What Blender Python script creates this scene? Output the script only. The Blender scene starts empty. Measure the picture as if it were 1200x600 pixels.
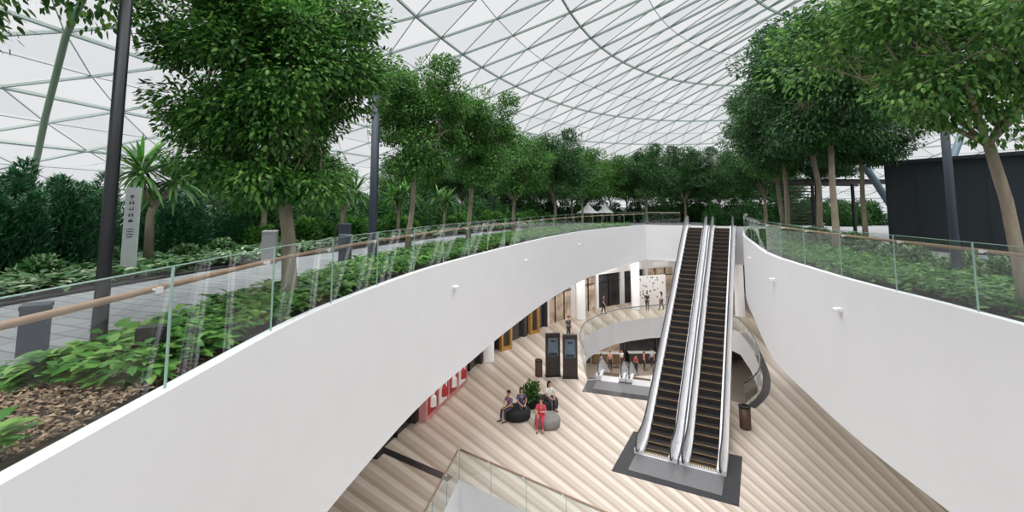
import bpy, bmesh, math, random
import numpy as np
from mathutils import Vector, Matrix
from mathutils.geometry import tessellate_polygon
random.seed(7)
sc = bpy.context.scene
col = sc.collection
try:
    sc.view_settings.view_transform = 'Standard'
    sc.view_settings.look = 'None'
    sc.view_settings.gamma = 1.04
except Exception as e:
    print(e)
ZU = 8.5      # upper floor
TH = math.radians(5.36)

# ------------------------------------------------------------------ materials
def _nt(name):
    m = bpy.data.materials.new(name); m.use_nodes = True
    nt = m.node_tree; nt.nodes.clear()
    out = nt.nodes.new('ShaderNodeOutputMaterial')
    return m, nt, out
def srgb(c):
    return tuple(((x/255)/12.92 if x/255 <= .04045 else ((x/255+.055)/1.055)**2.4) for x in c)+(1,)
def mat(name, c, rough=.6, metal=0, var=.12, scale=6, emit=0, spec=.5, stretch=(1,1,1)):
    m, nt, out = _nt(name)
    b = nt.nodes.new('ShaderNodeBsdfPrincipled')
    tc = nt.nodes.new('ShaderNodeTexCoord'); mp = nt.nodes.new('ShaderNodeMapping')
    mp.inputs['Scale'].default_value = stretch
    n = nt.nodes.new('ShaderNodeTexNoise'); n.inputs['Scale'].default_value = scale; n.inputs['Detail'].default_value = 4
    r = nt.nodes.new('ShaderNodeValToRGB')
    L = srgb(c)
    r.color_ramp.elements[0].position = .3; r.color_ramp.elements[1].position = .7
    r.color_ramp.elements[0].color = tuple(x*(1-var) for x in L[:3])+(1,)
    r.color_ramp.elements[1].color = tuple(min(1, x*(1+var)) for x in L[:3])+(1,)
    k = nt.links.new
    k(tc.outputs['Object'], mp.inputs['Vector']); k(mp.outputs[0], n.inputs['Vector']); k(n.outputs['Fac'], r.inputs[0])
    k(r.outputs[0], b.inputs['Base Color'])
    b.inputs['Roughness'].default_value = rough; b.inputs['Metallic'].default_value = metal
    b.inputs['Specular IOR Level'].default_value = spec
    if emit:
        k(r.outputs[0], b.inputs['Emission Color']); b.inputs['Emission Strength'].default_value = emit
    k(b.outputs[0], out.inputs[0])
    return m
def leafmat(name, cols, trans=.3, rough=.45):
    m, nt, out = _nt(name); k = nt.links.new
    g = nt.nodes.new('ShaderNodeNewGeometry'); r = nt.nodes.new('ShaderNodeValToRGB')
    els = r.color_ramp.elements
    for i, c in enumerate(cols):
        p = i/(len(cols)-1)
        e = els[0] if i == 0 else (els[-1] if i == len(cols)-1 else els.new(p))
        if i in (0, len(cols)-1): e.position = p
        e.color = srgb(c)
    k(g.outputs['Random Per Island'], r.inputs[0])
    b = nt.nodes.new('ShaderNodeBsdfPrincipled'); b.inputs['Roughness'].default_value = rough
    b.inputs['Specular IOR Level'].default_value = .35
    t = nt.nodes.new('ShaderNodeBsdfTranslucent'); mx = nt.nodes.new('ShaderNodeMixShader'); mx.inputs[0].default_value = trans
    k(r.outputs[0], b.inputs['Base Color']); k(r.outputs[0], t.inputs[0])
    k(b.outputs[0], mx.inputs[1]); k(t.outputs[0], mx.inputs[2]); k(mx.outputs[0], out.inputs[0])
    return m
def glassmat(name, tint, refl=1.0):
    m, nt, out = _nt(name); k = nt.links.new
    t = nt.nodes.new('ShaderNodeBsdfTransparent'); t.inputs[0].default_value = tint
    g = nt.nodes.new('ShaderNodeBsdfGlossy'); g.inputs['Roughness'].default_value = .02
    g.inputs[0].default_value = (refl, refl, refl, 1)
    lw = nt.nodes.new('ShaderNodeLayerWeight'); lw.inputs[0].default_value = .5
    p = nt.nodes.new('ShaderNodeMath'); p.operation = 'POWER'; p.inputs[1].default_value = 4.5
    q = nt.nodes.new('ShaderNodeMath'); q.operation = 'MULTIPLY_ADD'; q.inputs[1].default_value = .6; q.inputs[2].default_value = .08
    mx = nt.nodes.new('ShaderNodeMixShader')
    k(lw.outputs['Facing'], p.inputs[0]); k(p.outputs[0], q.inputs[0]); k(q.outputs[0], mx.inputs[0]); k(t.outputs[0], mx.inputs[1]); k(g.outputs[0], mx.inputs[2]); k(mx.outputs[0], out.inputs[0])
    return m

M_white = mat('white_plaster', (230,230,232), .55, var=.012, scale=1.2)
M_white2 = mat('balcony_white', (246,246,248), .55, var=.012, scale=1.2)
M_soffit = mat('soffit_white', (225,225,225), .7, var=.02)
M_soil = mat('soil', (52,44,36), .95, var=.4, scale=14)
M_chip = leafmat('wood_chips', [(88,70,56),(132,108,88),(164,142,120),(112,88,70)], 0, .9)
M_bark = mat('bark', (136,126,110), .9, var=.3, scale=9, stretch=(1,1,.3))
M_bark2 = mat('bark_warm', (140,128,112), .9, var=.28, scale=9, stretch=(1,1,.3))
M_leafA = leafmat('leaf_bright', [(28,60,25),(48,94,36),(76,128,52),(116,160,74)], .42)
M_leafB = leafmat('leaf_dark', [(22,50,28),(36,74,38),(56,100,50),(88,130,66)], .38)
M_leafC = leafmat('leaf_light', [(38,78,32),(60,104,44),(90,134,60),(130,166,86)], .4)
M_conif = leafmat('leaf_conifer', [(26,62,40),(40,86,50),(58,108,62)], .3)
M_cover = leafmat('leaf_cover', [(44,96,38),(70,124,50),(98,150,64),(134,174,88)], .35, .4)
M_cover2 = leafmat('leaf_cover_dark', [(32,70,34),(54,100,50),(88,130,74),(180,198,160)], .3, .4)
M_cover3 = leafmat('leaf_cover_terrace', [(40,84,38),(60,110,50),(84,134,62),(118,158,84)], .35, .4)
M_black = mat('black_metal', (26,28,32), .4, .3, var=.1)
M_navy = mat('navy_panel', (24,33,40), .6, var=.06, scale=2)
M_slate = mat('slate_metal', (40,49,60), .45, .2, var=.05)
M_grey = mat('grey_metal', (132,134,134), .45, .2, var=.05)
M_signw = mat('sign_face', (172,177,178), .5, var=.03)
M_steel = mat('brushed_steel', (222,222,225), .35, .35, var=.03, stretch=(1,20,20))
M_railgrey = mat('rail_grey', (120,122,124), .4, .3, var=.03)
M_deck = mat('escalator_cladding', (232,232,234), .4, .05, var=.02)
M_rubber = mat('rubber', (44,44,48), .5, var=.1)
M_tread = mat('step_tread', (44,40,40), .5, .3, var=.15, scale=20)
M_nose = mat('step_nosing', (150,118,66), .5, .1, var=.1)
M_dark = mat('dark_stone', (44,44,48), .3, var=.15)
M_wood = mat('wood_rail', (150,122,102), .5, var=.12, scale=10)
M_rib = mat('canopy_steel', (128,144,138), .5, var=.03)
M_rib2 = mat('canopy_steel_dark', (128,140,138), .5, var=.03)
M_green = mat('strut_teal', (92,112,122), .5, .2, var=.05)
M_arch = mat('arch_green', (96,122,96), .5, .1, var=.05)
M_glass = glassmat('balustrade_glass', (.90,.95,.94,1))
M_gedge = mat('glass_edge', (150,180,168), .2, var=.05)
M_shopglass = mat('shop_glass', (48,48,50), .12, .1, var=.3, scale=1.5)
M_shopdark = mat('shop_dark', (52,46,44), .6, var=.2)
M_warm = mat('shop_warm', (176,156,136), .6, var=.5, scale=1.2, emit=.15)
M_yellow = mat('shop_yellow', (176,128,58), .5, var=.15)
M_tan = mat('tan_metal', (112,90,62), .5, var=.1)
M_pink = mat('poster_pink', (226,158,158), .6, var=.12, scale=2)
M_red = mat('poster_red', (188,52,62), .6, var=.1)
M_screen = mat('screen', (84,100,118), .2, var=.25, scale=2, emit=.08)
M_bin = mat('bin_brown', (84,62,50), .5, .2, var=.1)
M_pblack = mat('pouf_black', (30,30,32), .85, var=.15)
M_pgrey = mat('pouf_grey', (128,126,124), .9, var=.1)
M_skin = mat('skin', (205,160,132), .55, var=.04)
M_hair = mat('hair_black', (24,20,18), .6, var=.2)
M_eye = mat('eye', (20,16,14), .3, var=.05)
M_shoe = mat('shoe', (60,52,50), .6, var=.1)
M_gloww = mat('glow_white', (235,235,230), .5, emit=.15, var=.01)  # white with a faint glow put in, for shop signs and hoarding pictures
_cm = {}
def cloth(c):
    if c not in _cm: _cm[c] = mat('cloth_%d'%len(_cm), c, .85, var=.12, scale=12)
    return _cm[c]
# slab paving of the garden path
def path_mat():
    m, nt, out = _nt('path_slabs'); k = nt.links.new; N = nt.nodes.new
    tc = N('ShaderNodeTexCoord'); mp = N('ShaderNodeMapping'); mp.inputs['Rotation'].default_value = (0,0,.35)
    br = N('ShaderNodeTexBrick'); br.inputs['Scale'].default_value = .8; br.inputs['Mortar Size'].default_value = .012
    br.inputs['Color1'].default_value = srgb((132,133,136)); br.inputs['Color2'].default_value = srgb((146,147,149)); br.inputs['Mortar'].default_value = srgb((92,93,95))
    b = N('ShaderNodeBsdfPrincipled'); b.inputs['Roughness'].default_value = .7
    k(tc.outputs['Object'], mp.inputs[0]); k(mp.outputs[0], br.inputs[0]); k(br.outputs[0], b.inputs['Base Color']); k(b.outputs[0], out.inputs[0]); return m
M_path = path_mat()
# striped paving radiating around a centre
def floor_mat():
    m, nt, out = _nt('striped_paving'); k = nt.links.new; N = nt.nodes.new
    tc = N('ShaderNodeTexCoord'); sp = N('ShaderNodeSeparateXYZ'); k(tc.outputs['Object'], sp.inputs[0])
    def mt(op, a, b=None):
        n = N('ShaderNodeMath'); n.operation = op
        for i, x in enumerate((a, b)):
            if x is None: continue
            if isinstance(x, (int, float)): n.inputs[i].default_value = x
            else: k(x, n.inputs[i])
        return n.outputs[0]
    dx = mt('SUBTRACT', sp.outputs[0], 11.0); dy = mt('SUBTRACT', sp.outputs[1], 4.0)
    ang = mt('ARCTAN2', dy, dx)
    fr = mt('FRACT', mt('MULTIPLY', ang, 28.0))
    fr2 = mt('FRACT', mt('MULTIPLY', ang, 112.0))
    cell = mt('FLOOR', mt('MULTIPLY', ang, 112.0))
    wn = N('ShaderNodeTexWhiteNoise'); wn.noise_dimensions = '1D'; k(cell, wn.inputs['W'])
    r = N('ShaderNodeValToRGB'); r.color_ramp.interpolation = 'LINEAR'
    e = r.color_ramp.elements; e[0].position = 0; e[0].color = srgb((180,163,147)); e[1].position = 1; e[1].color = srgb((200,185,170))
    for p, c in ((.24,(182,166,150)),(.27,(218,206,193)),(.60,(224,213,201)),(.63,(202,188,174)),(.97,(200,185,170))):
        q = e.new(p); q.color = srgb(c)
    k(fr, r.inputs[0])
    nz = N('ShaderNodeTexNoise'); nz.inputs['Scale'].default_value = 1.6; nz.inputs['Detail'].default_value = 6
    k(tc.outputs['Object'], nz.inputs[0])
    f1 = mt('ADD', mt('MULTIPLY', wn.outputs['Value'], .10), .90)
    f2 = mt('ADD', mt('MULTIPLY', nz.outputs['Fac'], .12), .94)
    line = mt('ADD', mt('MULTIPLY', mt('GREATER_THAN', fr2, .06), .06), .94)
    f = mt('MULTIPLY', mt('MULTIPLY', f1, f2), line)
    mx = N('ShaderNodeVectorMath'); mx.operation = 'SCALE'; k(r.outputs[0], mx.inputs[0]); k(f, mx.inputs['Scale'])
    b = N('ShaderNodeBsdfPrincipled'); b.inputs['Roughness'].default_value = .38; k(mx.outputs[0], b.inputs['Base Color'])
    k(b.outputs[0], out.inputs[0]); return m
M_floor = floor_mat()

def pane_mat():
    m, nt, out = _nt('canopy_glass'); k = nt.links.new; N = nt.nodes.new
    g = N('ShaderNodeNewGeometry'); r = N('ShaderNodeValToRGB')
    r.color_ramp.elements[0].color = (.85,.86,.87,1); r.color_ramp.elements[1].color = (.99,.985,.985,1)
    k(g.outputs['Random Per Island'], r.inputs[0])
    t = N('ShaderNodeBsdfTransparent'); k(r.outputs[0], t.inputs[0]); k(t.outputs[0], out.inputs[0]); return m
M_pane = pane_mat()

# ------------------------------------------------------------------ builders
class MB:
    def __init__(s): s.v=[]; s.f=[]; s.m=[]
    def add(s, vs, fs, mi=0):
        o=len(s.v); s.v += [tuple(p) for p in vs]; s.f += [tuple(i+o for i in f) for f in fs]; s.m += [mi]*len(fs)
    def box(s, c, d, mi=0, rz=0, M=None, taper=1):
        x,y,z=[a/2 for a in d]
        P=[Vector((sx*x*(taper if sz>0 else 1),sy*y*(taper if sz>0 else 1),sz*z)) for sz in(-1,1) for sx,sy in((-1,-1),(1,-1),(1,1),(-1,1))]
        R = M if M else Matrix.Rotation(rz,3,'Z')
        P=[R@p+Vector(c) for p in P]
        s.add(P,[(3,2,1,0),(4,5,6,7),(0,1,5,4),(1,2,6,5),(2,3,7,6),(3,0,4,7)],mi)
    def tube(s, path, rad, n=8, mi=0, caps=True):
        path=[Vector(p) for p in path]
        if isinstance(rad,(int,float)): rad=[rad]*len(path)
        ref=Vector((0,0,1)); rings=[]
        for i,p in enumerate(path):
            t=(path[min(i+1,len(path)-1)]-path[max(i-1,0)]).normalized()
            a=t.cross(ref)
            if a.length<.2: a=t.cross(Vector((0,1,0)))
            a.normalize(); b=t.cross(a)
            rings.append([p+(a*math.cos(6.28318*j/n)+b*math.sin(6.28318*j/n))*rad[i] for j in range(n)])
        vs=[q for r in rings for q in r]; fs=[]
        for i in range(len(path)-1):
            for j in range(n):
                fs.append((i*n+j,i*n+(j+1)%n,(i+1)*n+(j+1)%n,(i+1)*n+j))
        if caps: fs.append(tuple(range(n))[::-1]); fs.append(tuple((len(path)-1)*n+j for j in range(n)))
        s.add(vs,fs,mi)
    def lathe(s, prof, n=20, mi=0, c=(0,0,0)):
        vs=[];fs=[]
        for r,z in prof:
            for j in range(n): vs.append((c[0]+r*math.cos(6.28318*j/n),c[1]+r*math.sin(6.28318*j/n),c[2]+z))
        for i in range(len(prof)-1):
            for j in range(n): fs.append((i*n+j,i*n+(j+1)%n,(i+1)*n+(j+1)%n,(i+1)*n+j))
        fs.append(tuple(range(n))[::-1]); fs.append(tuple((len(prof)-1)*n+j for j in range(n)))
        s.add(vs,fs,mi)
    def mesh(s,name,mats,smooth=False):
        me=bpy.data.meshes.new(name); me.from_pydata(s.v,[],s.f); 
        for m in (mats if isinstance(mats,(list,tuple)) else [mats]): me.materials.append(m)
        me.polygons.foreach_set('material_index',s.m)
        if smooth: me.polygons.foreach_set('use_smooth',[True]*len(s.f))
        me.update(); return me
def ob(name, data, parent=None, loc=(0,0,0), rz=0, scale=1):
    o=bpy.data.objects.new(name,data); col.objects.link(o)
    o.location=loc; o.rotation_euler=(0,0,rz); o.scale=(scale,)*3 if isinstance(scale,(int,float)) else scale
    if parent: o.parent=parent
    return o
def tag(o,label,cat,group=None,kind=None):
    o['label']=label; o['category']=cat
    if group: o['group']=group
    if kind: o['kind']=kind
    return o
def root(name,label,cat,loc,rz=0,group=None,scale=1):
    return tag(ob(name,None,None,loc,rz,scale),label,cat,group)
def structure(name,me):
    o=ob(name,me); o['kind']='structure'; return o

def catmull(P, step=.5):
    P=[Vector((p[0],p[1])) for p in P]; out=[]
    for i in range(len(P)-1):
        p0=P[max(i-1,0)];p1=P[i];p2=P[i+1];p3=P[min(i+2,len(P)-1)]
        n=max(1,int((p2-p1).length/step))
        for j in range(n):
            t=j/n
            out.append(.5*((2*p1)+(p2-p0)*t+(2*p0-5*p1+4*p2-p3)*t*t+(3*p1-p0-3*p2+p3)*t**3))
    out.append(P[-1]); return out
def normals(C, side):
    N=[]
    for i in range(len(C)):
        t=(C[min(i+1,len(C)-1)]-C[max(i-1,0)]).normalized()
        N.append(Vector((-t.y,t.x))*side)
    return N
def offs(C,d,side):
    N=normals(C,side); return [c+n*(d(c.y) if callable(d) else d) for c,n in zip(C,N)]
LEFT = catmull([(-2.6,-4),(-2.85,0),(-2.9,2.74),(-2.93,4.1),(-2.95,6.5),(-2.68,8.6),(-2.1,11.5),(-1.1,14.7),(0.05,18),(2.2,23.4),(5.5,29.8),(10.6,36.4)])
RIGHT = catmull([(5.9,-4),(6.15,0),(6.4,3),(6.74,6.17),(6.93,7.56),(7.14,9.7),(7.59,12.1),(8.3,15),(10,19.2),(12.4,24.7),(16.8,33)])
LEFTc=[p for p in LEFT if p.y>=0.2]; RIGHTc=[p for p in RIGHT if p.y>=0.2]
def bedw(y): return 1.8+1.15*min(1,max(0,(y-8)/6))

def poly_mesh(name, outer, holes, z, m):
    loops=[[Vector((p[0],p[1],0)) for p in outer]]+[[Vector((p[0],p[1],0)) for p in h] for h in holes]
    tris=tessellate_polygon(loops); pts=[p for l in loops for p in l]
    fs=[]
    for t in tris:
        a,b,c=[pts[i] for i in t]
        if (b-a).cross(c-a).z<0: t=(t[0],t[2],t[1])
        fs.append(tuple(t))
    me=bpy.data.meshes.new(name); me.from_pydata([(p.x,p.y,z) for p in pts],[],fs); me.materials.append(m); me.update(); return me
VOID=[tuple(p) for p in LEFTc]+[tuple(p) for p in RIGHTc[::-1]]
structure('floor', poly_mesh('floor_upper',[(-60,-8),(75,-8),(75,110),(-60,110)],[VOID],ZU,M_path))
structure('ceiling', poly_mesh('soffit',[(-26,-8),(50,-8),(50,70),(-26,70)],[offs(LEFTc,.15,1)+offs(RIGHTc,.15,-1)[::-1]],5.95,M_soffit))

def strip(C,d0,d1,z,side,name,m,y0=-99,y1=99,thick=0):
    A=offs(C,d0,side);B=offs(C,d1,side); mb=MB()
    idx=[i for i,c in enumerate(C) if y0<=c.y<=y1]
    for a,b in zip(idx[:-1],idx[1:]):
        vs=[(*A[a],z),(*A[b],z),(*B[b],z),(*B[a],z)]
        mb.add(vs,[(0,1,2,3) if side<0 else (3,2,1,0)])
    return mb.mesh(name,m)
def fascia(C,side,name,zb0,zb1,zt=8.62,thick=.14):
    A=C; B=offs(C,thick,side); mb=MB(); n=len(C)
    def zb(i):
        y=C[i].y; t=min(1,max(0,(y-14)/22)); return zb0+(zb1-zb0)*t
    vs=[]
    for i in range(n):
        vs+=[(*A[i],zb(i)),(*A[i],zt),(*B[i],zt),(*B[i],zb(i))]
    fs=[]
    for i in range(n-1):
        a=i*4;b=a+4
        for j in range(4): fs.append((a+j,a+(j+1)%4,b+(j+1)%4,b+j))
    fs+= [(0,1,2,3),(4*(n-1)+3,4*(n-1)+2,4*(n-1)+1,4*(n-1))]
    mb.add(vs,fs); me=mb.mesh(name,M_white)
    bm=bmesh.new(); bm.from_mesh(me); bmesh.ops.recalc_face_normals(bm,faces=bm.faces); bm.to_mesh(me); bm.free()
    return me
structure('wall_left',fascia(LEFT,1,'fl',5.48,5.9))
structure('wall_right',fascia(RIGHT,-1,'fr',5.35,5.6))
E0=LEFT[-1];E1=RIGHT[-1]
END=[E0.lerp(E1,i/6) for i in range(7)]
structure('wall_back',fascia(END,1,'fe',5.9,5.9))
NEAR=[Vector((-2.86,.2)),Vector((6.16,.2))]
structure('wall_front',fascia(NEAR,-1,'fn',5.4,5.4))

structure('trim_1',strip(LEFT,.14,bedw,ZU+.03,1,'bed_left',M_soil))
structure('trim_2',strip(LEFT,5.7,17,ZU+.03,1,'bed_left_back',M_soil,y0=-4,y1=36))
structure('trim_3',strip(RIGHT,.14,3.3,ZU+.03,-1,'bed_right',M_soil))
def box_structure(name,c,d,m,rz=0):
    mb=MB(); mb.box((0,0,0),d); o=ob(name,mb.mesh(name,m),None,c,rz); o['kind']='structure'; return o
structure('trim_4',strip(LEFT,lambda y:bedw(y)-.02,lambda y:bedw(y)+.05,ZU+.06,1,'curb_left',M_slate))
structure('trim_5',strip(LEFT,5.68,5.74,ZU+.06,1,'curb_left_b',M_slate))

# ------------------------------------------------------------------ balustrades
def balustrade(C,z,h,plen,label,group,rail_off=.1,rail_z=.95,side=1,rail_mat=M_wood,y0=-99,y1=99,rr=.028):
    C=[c for c in C if y0<=c.y<=y1]
    r=root('glass_balustrade',label,'railing',(C[0].x,C[0].y,z),group=group)
    o0=Vector((C[0].x,C[0].y))
    acc=0; pts=[C[0]]
    for a,b in zip(C[:-1],C[1:]):
        acc+=(b-a).length
        if acc>=plen: pts.append(b); acc=0
    if (pts[-1]-C[-1]).length>.2: pts.append(C[-1])
    brk=MB(); brk.tube([(0,0,0),(0,.10*side,0)],.012,8); brk.box((0,0,0),(.05,.03,.05)); brm=brk.mesh('bracket',M_steel)
    for a,b in zip(pts[:-1],pts[1:]):
        d=b-a; L=d.length-.02; c=(a+b)/2-o0; ang=math.atan2(d.y,d.x)
        mb=MB(); mb.add([(-L/2,0,0),(L/2,0,0),(L/2,0,h),(-L/2,0,h)],[(0,1,2,3)],0)
        mb.box((0,0,h),(L,.016,.008),1)
        for sx in (-1,1): mb.box((sx*L/2,0,h/2),(.004,.012,h),1)
        ob('glass_panel',mb.mesh('glass_panel',[M_glass,M_gedge]),r,(c.x,c.y,0),ang)
        ob('bracket',brm,r,(c.x+d.x*.42,c.y+d.y*.42,rail_z),ang)
    R=offs(C,rail_off,side); mb=MB(); mb.tube([(p.x-o0.x,p.y-o0.y,rail_z) for p in R],rr,8)
    ob('handrail',mb.mesh('handrail',rail_mat,True),r)
    return r
balustrade(offs(LEFT,.07,1),8.62,1.04,1.45,'frameless clear glass balustrade with round timber handrail on white parapet','balustrades round the upper opening',y0=0,rail_z=.86,rail_off=.08)
balustrade(offs(RIGHT,.07,-1),8.62,1.02,1.45,'frameless clear glass balustrade with round timber handrail on curved white parapet','balustrades round the upper opening',side=-1,y0=0,rail_z=.9)
ESC_DIR=Vector((.476,.879)).normalized(); ESC_P=Vector((ESC_DIR.y,-ESC_DIR.x))
TOPC=Vector((14.75,34.1))
balustrade([E0.lerp(Vector((12.9,35.15)),t/4) for t in range(5)],8.62,1.02,1.2,'short clear glass balustrade beside the escalator head','balustrades round the upper opening')

# ------------------------------------------------------------------ lower storeys
LV=[(4.4,27.6),(8.5,28.3),(10.6,25.4),(11.9,24.3),(13.3,25.7),(14.7,27.9),(16.0,30.8),(17.2,34),(18.2,37.5),(17.8,40.4),(16.4,42),(14.4,42.5),(12.4,42.1),(10.5,41.3),(8.7,40.2),(7.2,38.6),(6.1,37),(5.3,35.2),(4.7,32.5)]
NV=[(-2.7,13.4),(-1.95,17.8),(2.9,14.2),(3.4,10),(-2.4,10)]
structure('floor',poly_mesh('floor_lower',[(-26,-8),(50,-8),(50,70),(-26,70)],[LV,NV],0,M_floor))
M_bfloor=mat('basement_floor',(150,140,130),.4,var=.1)
structure('floor',poly_mesh('floor_basement',[(-10,5),(32,5),(32,60),(-10,60)],[],-5.5,M_bfloor))
def ringwall(P,z0,z1,name,m,closed=True,mt=None):
    mb=MB(); n=len(P)
    for i in range(n if closed else n-1):
        a=P[i];b=P[(i+1)%n]; mb.add([(*a,z0),(*b,z0),(*b,z1),(*a,z1)],[(0,1,2,3)])
    return mb.mesh(name,m)
structure('wall_back',ringwall(LV,-1.7,.06,'void_fascia',M_white2))
structure('wall_front',ringwall(NV,-2.5,.12,'void_fascia2',M_white2))
structure('ceiling',poly_mesh('bsoffit',[(-10,5),(32,5),(32,60),(-10,60)],[LV,NV],-1.7,M_soffit))
far=[Vector(p) for p in [(4.5,28.6)]]+catmull([LV[i] for i in range(18,7,-1)],.5)
balustrade(far,.06,1.08,1.4,'curved glass balustrade with grey metal rail around the lower opening','balustrades round the lower opening',side=1,rail_mat=M_railgrey,rail_z=1.08,rail_off=.02,rr=.045)
RC=catmull([LV[3],LV[4],LV[5],LV[6],LV[7],LV[8]],.5)
balustrade(RC,.06,1.08,1.4,'curved glass balustrade with dark rail edged with dark stone','balustrades round the lower opening',side=-1,rail_mat=M_rubber,rail_z=1.05,rail_off=.03,rr=.028)
def seg(a,b,n): 
    a=Vector(a);b=Vector(b); return [a.lerp(b,i/n) for i in range(n+1)]
balustrade(seg(NV[1],NV[2],8),.12,1.0,1.3,'glass balustrade with pale timber handrail on white curb','balustrades at the near stair opening',rail_off=.06,rail_z=1.02,side=1,rr=.035)
balustrade(seg(NV[0],NV[1],6),.12,1.0,1.3,'glass balustrade with pale timber handrail on white curb','balustrades at the near stair opening',rail_off=.06,rail_z=1.02,side=1,rr=.035)
box_structure('wall_stair',(-.2,13.9,-.7),(3.4,.12,2.2),M_white,-.62)
def band(C,w,z,name):
    C=[Vector(p) for p in C]; A=offs(C,-w/2,1);B=offs(C,w/2,1); mb=MB()
    for i in range(len(C)-1): mb.add([(*A[i],z),(*A[i+1],z),(*B[i+1],z),(*B[i],z)],[(0,1,2,3)])
    structure(name,mb.mesh(name,M_dark))
band([(-9,22.4),(-5.3,20),(-2.3,18)],.35,.012,'trim_6')
band(offs(RC,.28,-1),.4,.012,'trim_7')

# ------------------------------------------------------------------ escalators
def make_escalator(loc,rz,rise,label,group,treads=True,baseclamp=True):
    F=1.45; R=rise/math.tan(math.radians(30)); L=2*F+R
    raw=lambda x: 0 if x<F else (rise if x>F+R else (x-F)*rise/R)
    def pr(x): return sum(raw(x+d) for d in (-.6,-.36,-.12,.12,.36,.6))/6
    xs=[i*L/90 for i in range(91)]
    r=root('escalator',label,'escalator',loc,rz,group)
    mb=MB(); vs=[];fs=[]
    for x in xs:
        t=pr(x)-.16; b=pr(x)-1.05
        if baseclamp: b=max(b,.0); t=max(t,.01)
        for y,z in ((-.78,b),(.78,b),(.78,t),(-.78,t)): vs.append((x,y,z))
    for i in range(90):
        a=i*4
        for j in range(4): fs.append((a+j,a+(j+1)%4,a+4+(j+1)%4,a+4+j))
    fs+=[(3,2,1,0),(360,361,362,363)]
    mb.add(vs,fs); ob('truss',mb.mesh('truss',M_deck),r)
    def ribbon(y0,y1,z0,z1,m,name,xa=0,xb=L):
        mb=MB(); vs=[];fs=[]; X=[x for x in xs if xa<=x<=xb]
        for x in X:
            p=pr(x)
            for y,z in ((y0,p+z0),(y1,p+z0),(y1,p+z1),(y0,p+z1)): vs.append((x,y,z))
        for i in range(len(X)-1):
            a=i*4
            for j in range(4): fs.append((a+j,a+(j+1)%4,a+4+(j+1)%4,a+4+j))
        k=4*(len(X)-1); fs+=[(3,2,1,0),(k,k+1,k+2,k+3)]
        mb.add(vs,fs); return ob(name,mb.mesh(name,m),r)
    for s in (-1,1):
        ribbon(*sorted((s*.50,s*.84)),-.17,.20,M_deck,'deck',.2,L-.1)
        ribbon(*sorted((s*.635,s*.685)),.20,.84,M_steel,'side_panel',.35,L-.35)
        path=[]
        for a in range(7):
            th=math.pi*(1.5-a/6)
            path.append((.28+.33*math.cos(th),s*.66,pr(0)+.55+.33*math.sin(th)))
        path+= [(x,s*.66,pr(x)+.88) for x in xs if .35<x<L-.35]
        for a in range(7):
            th=math.pi*(.5-a/6)
            path.append((L-.28+.33*math.cos(th),s*.66,pr(L)+.55+.33*math.sin(th)))
        path=[(-0.0+.5,s*.66,.22)]+path+[(L-.5,s*.66,rise+.22)]
        mb=MB(); mb.tube(path,.032,8); ob('handrail',mb.mesh('handrail',M_rubber,True),r)
        for xc,zz in ((.30,.55),(L-.30,rise+.55)):
            mb=MB(); vs=[(xc+.31*math.cos(a*.3927),s*.66+dy,zz+.31*math.sin(a*.3927)) for dy in(-.012,.012) for a in range(16)]
            fs=[tuple(range(16))[::-1],tuple(range(16,32))]+[(a,(a+1)%16,16+(a+1)%16,16+a) for a in range(16)]
            mb.add(vs,fs); ob('newel_panel',mb.mesh('newel_panel',M_steel),r)
    sm=MB(); sm.box((0,0,-.115),(.40,1.0,.23),0); sm.box((-.193,0,.004),(.03,.98,.012),1)
    for i in range(12): sm.box((.01,-.46+i*.084,.004),(.34,.03,.01),0)
    me=sm.mesh('step',[M_tread,M_nose])
    x=.75
    while x<L-.7:
        ob('step',me,r,(x,0,pr(x)+.02)); x+=.4
    lp=MB(); lp.box((.15,0,.01),(1.1,1.0,.03)); lp.box((.72,0,.03),(.06,1.0,.02),1); ob('landing_plate',lp.mesh('landing_plate',[M_steel,M_nose]),r)
    lp=MB(); lp.box((L-.2,0,rise+.01),(1.1,1.0,.03)); lp.box((L-.78,0,rise+.03),(.06,1.0,.02),1); ob('landing_plate',lp.mesh('landing_plate',[M_steel,M_nose]),r)
    return L
ang=math.atan2(ESC_DIR.y,ESC_DIR.x)
Ltot=2*1.45+8.5/math.tan(math.radians(30))
base=TOPC-ESC_DIR*Ltot
for s in (-1,1):
    b=base+ESC_P*s*.88
    make_escalator((b.x,b.y,0),ang,8.5,'long steel escalator with dark yellow-edged steps rising to the garden storey','long pair of escalators')
mb=MB()
mb.box((.3,0,.008),(3.5,4.4,.016),0); mb.box((-.45,0,.02),(1.3,3.3,.012),1)
pl=ob('floor_plate',mb.mesh('floor_plate',[M_dark,mat('landing_grey',(120,120,122),.4,.3,var=.06)]),None,tuple(base+ESC_DIR*.2)+(0,),ang)
tag(pl,'dark stone surround with steel plates at the escalator foot','floor plate')
d2=Vector((.34,.94)).normalized(); p2=Vector((d2.y,-d2.x)); L2=2*1.45+5.5/math.tan(math.radians(30))
topc=Vector((6.5,27.2)); bb=topc+d2*L2
for s in (-1,1):
    b=bb+p2*s*.88
    make_escalator((b.x,b.y,-5.5),math.atan2(-d2.y,-d2.x),5.5,'steel escalator descending to the storey below','descending escalators')
mb=MB(); mb.box((0,0,.008),(2.2,4.2,.016),0); mb.box((.1,0,.02),(1.3,3.2,.012),1)
q=topc-d2*.9
pl=ob('floor_plate',mb.mesh('floor_plate2',[M_dark,bpy.data.materials['landing_grey']]),None,(q.x,q.y,0),math.atan2(d2.y,d2.x)); tag(pl,'dark stone surround at the descending escalators','floor plate')

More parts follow.
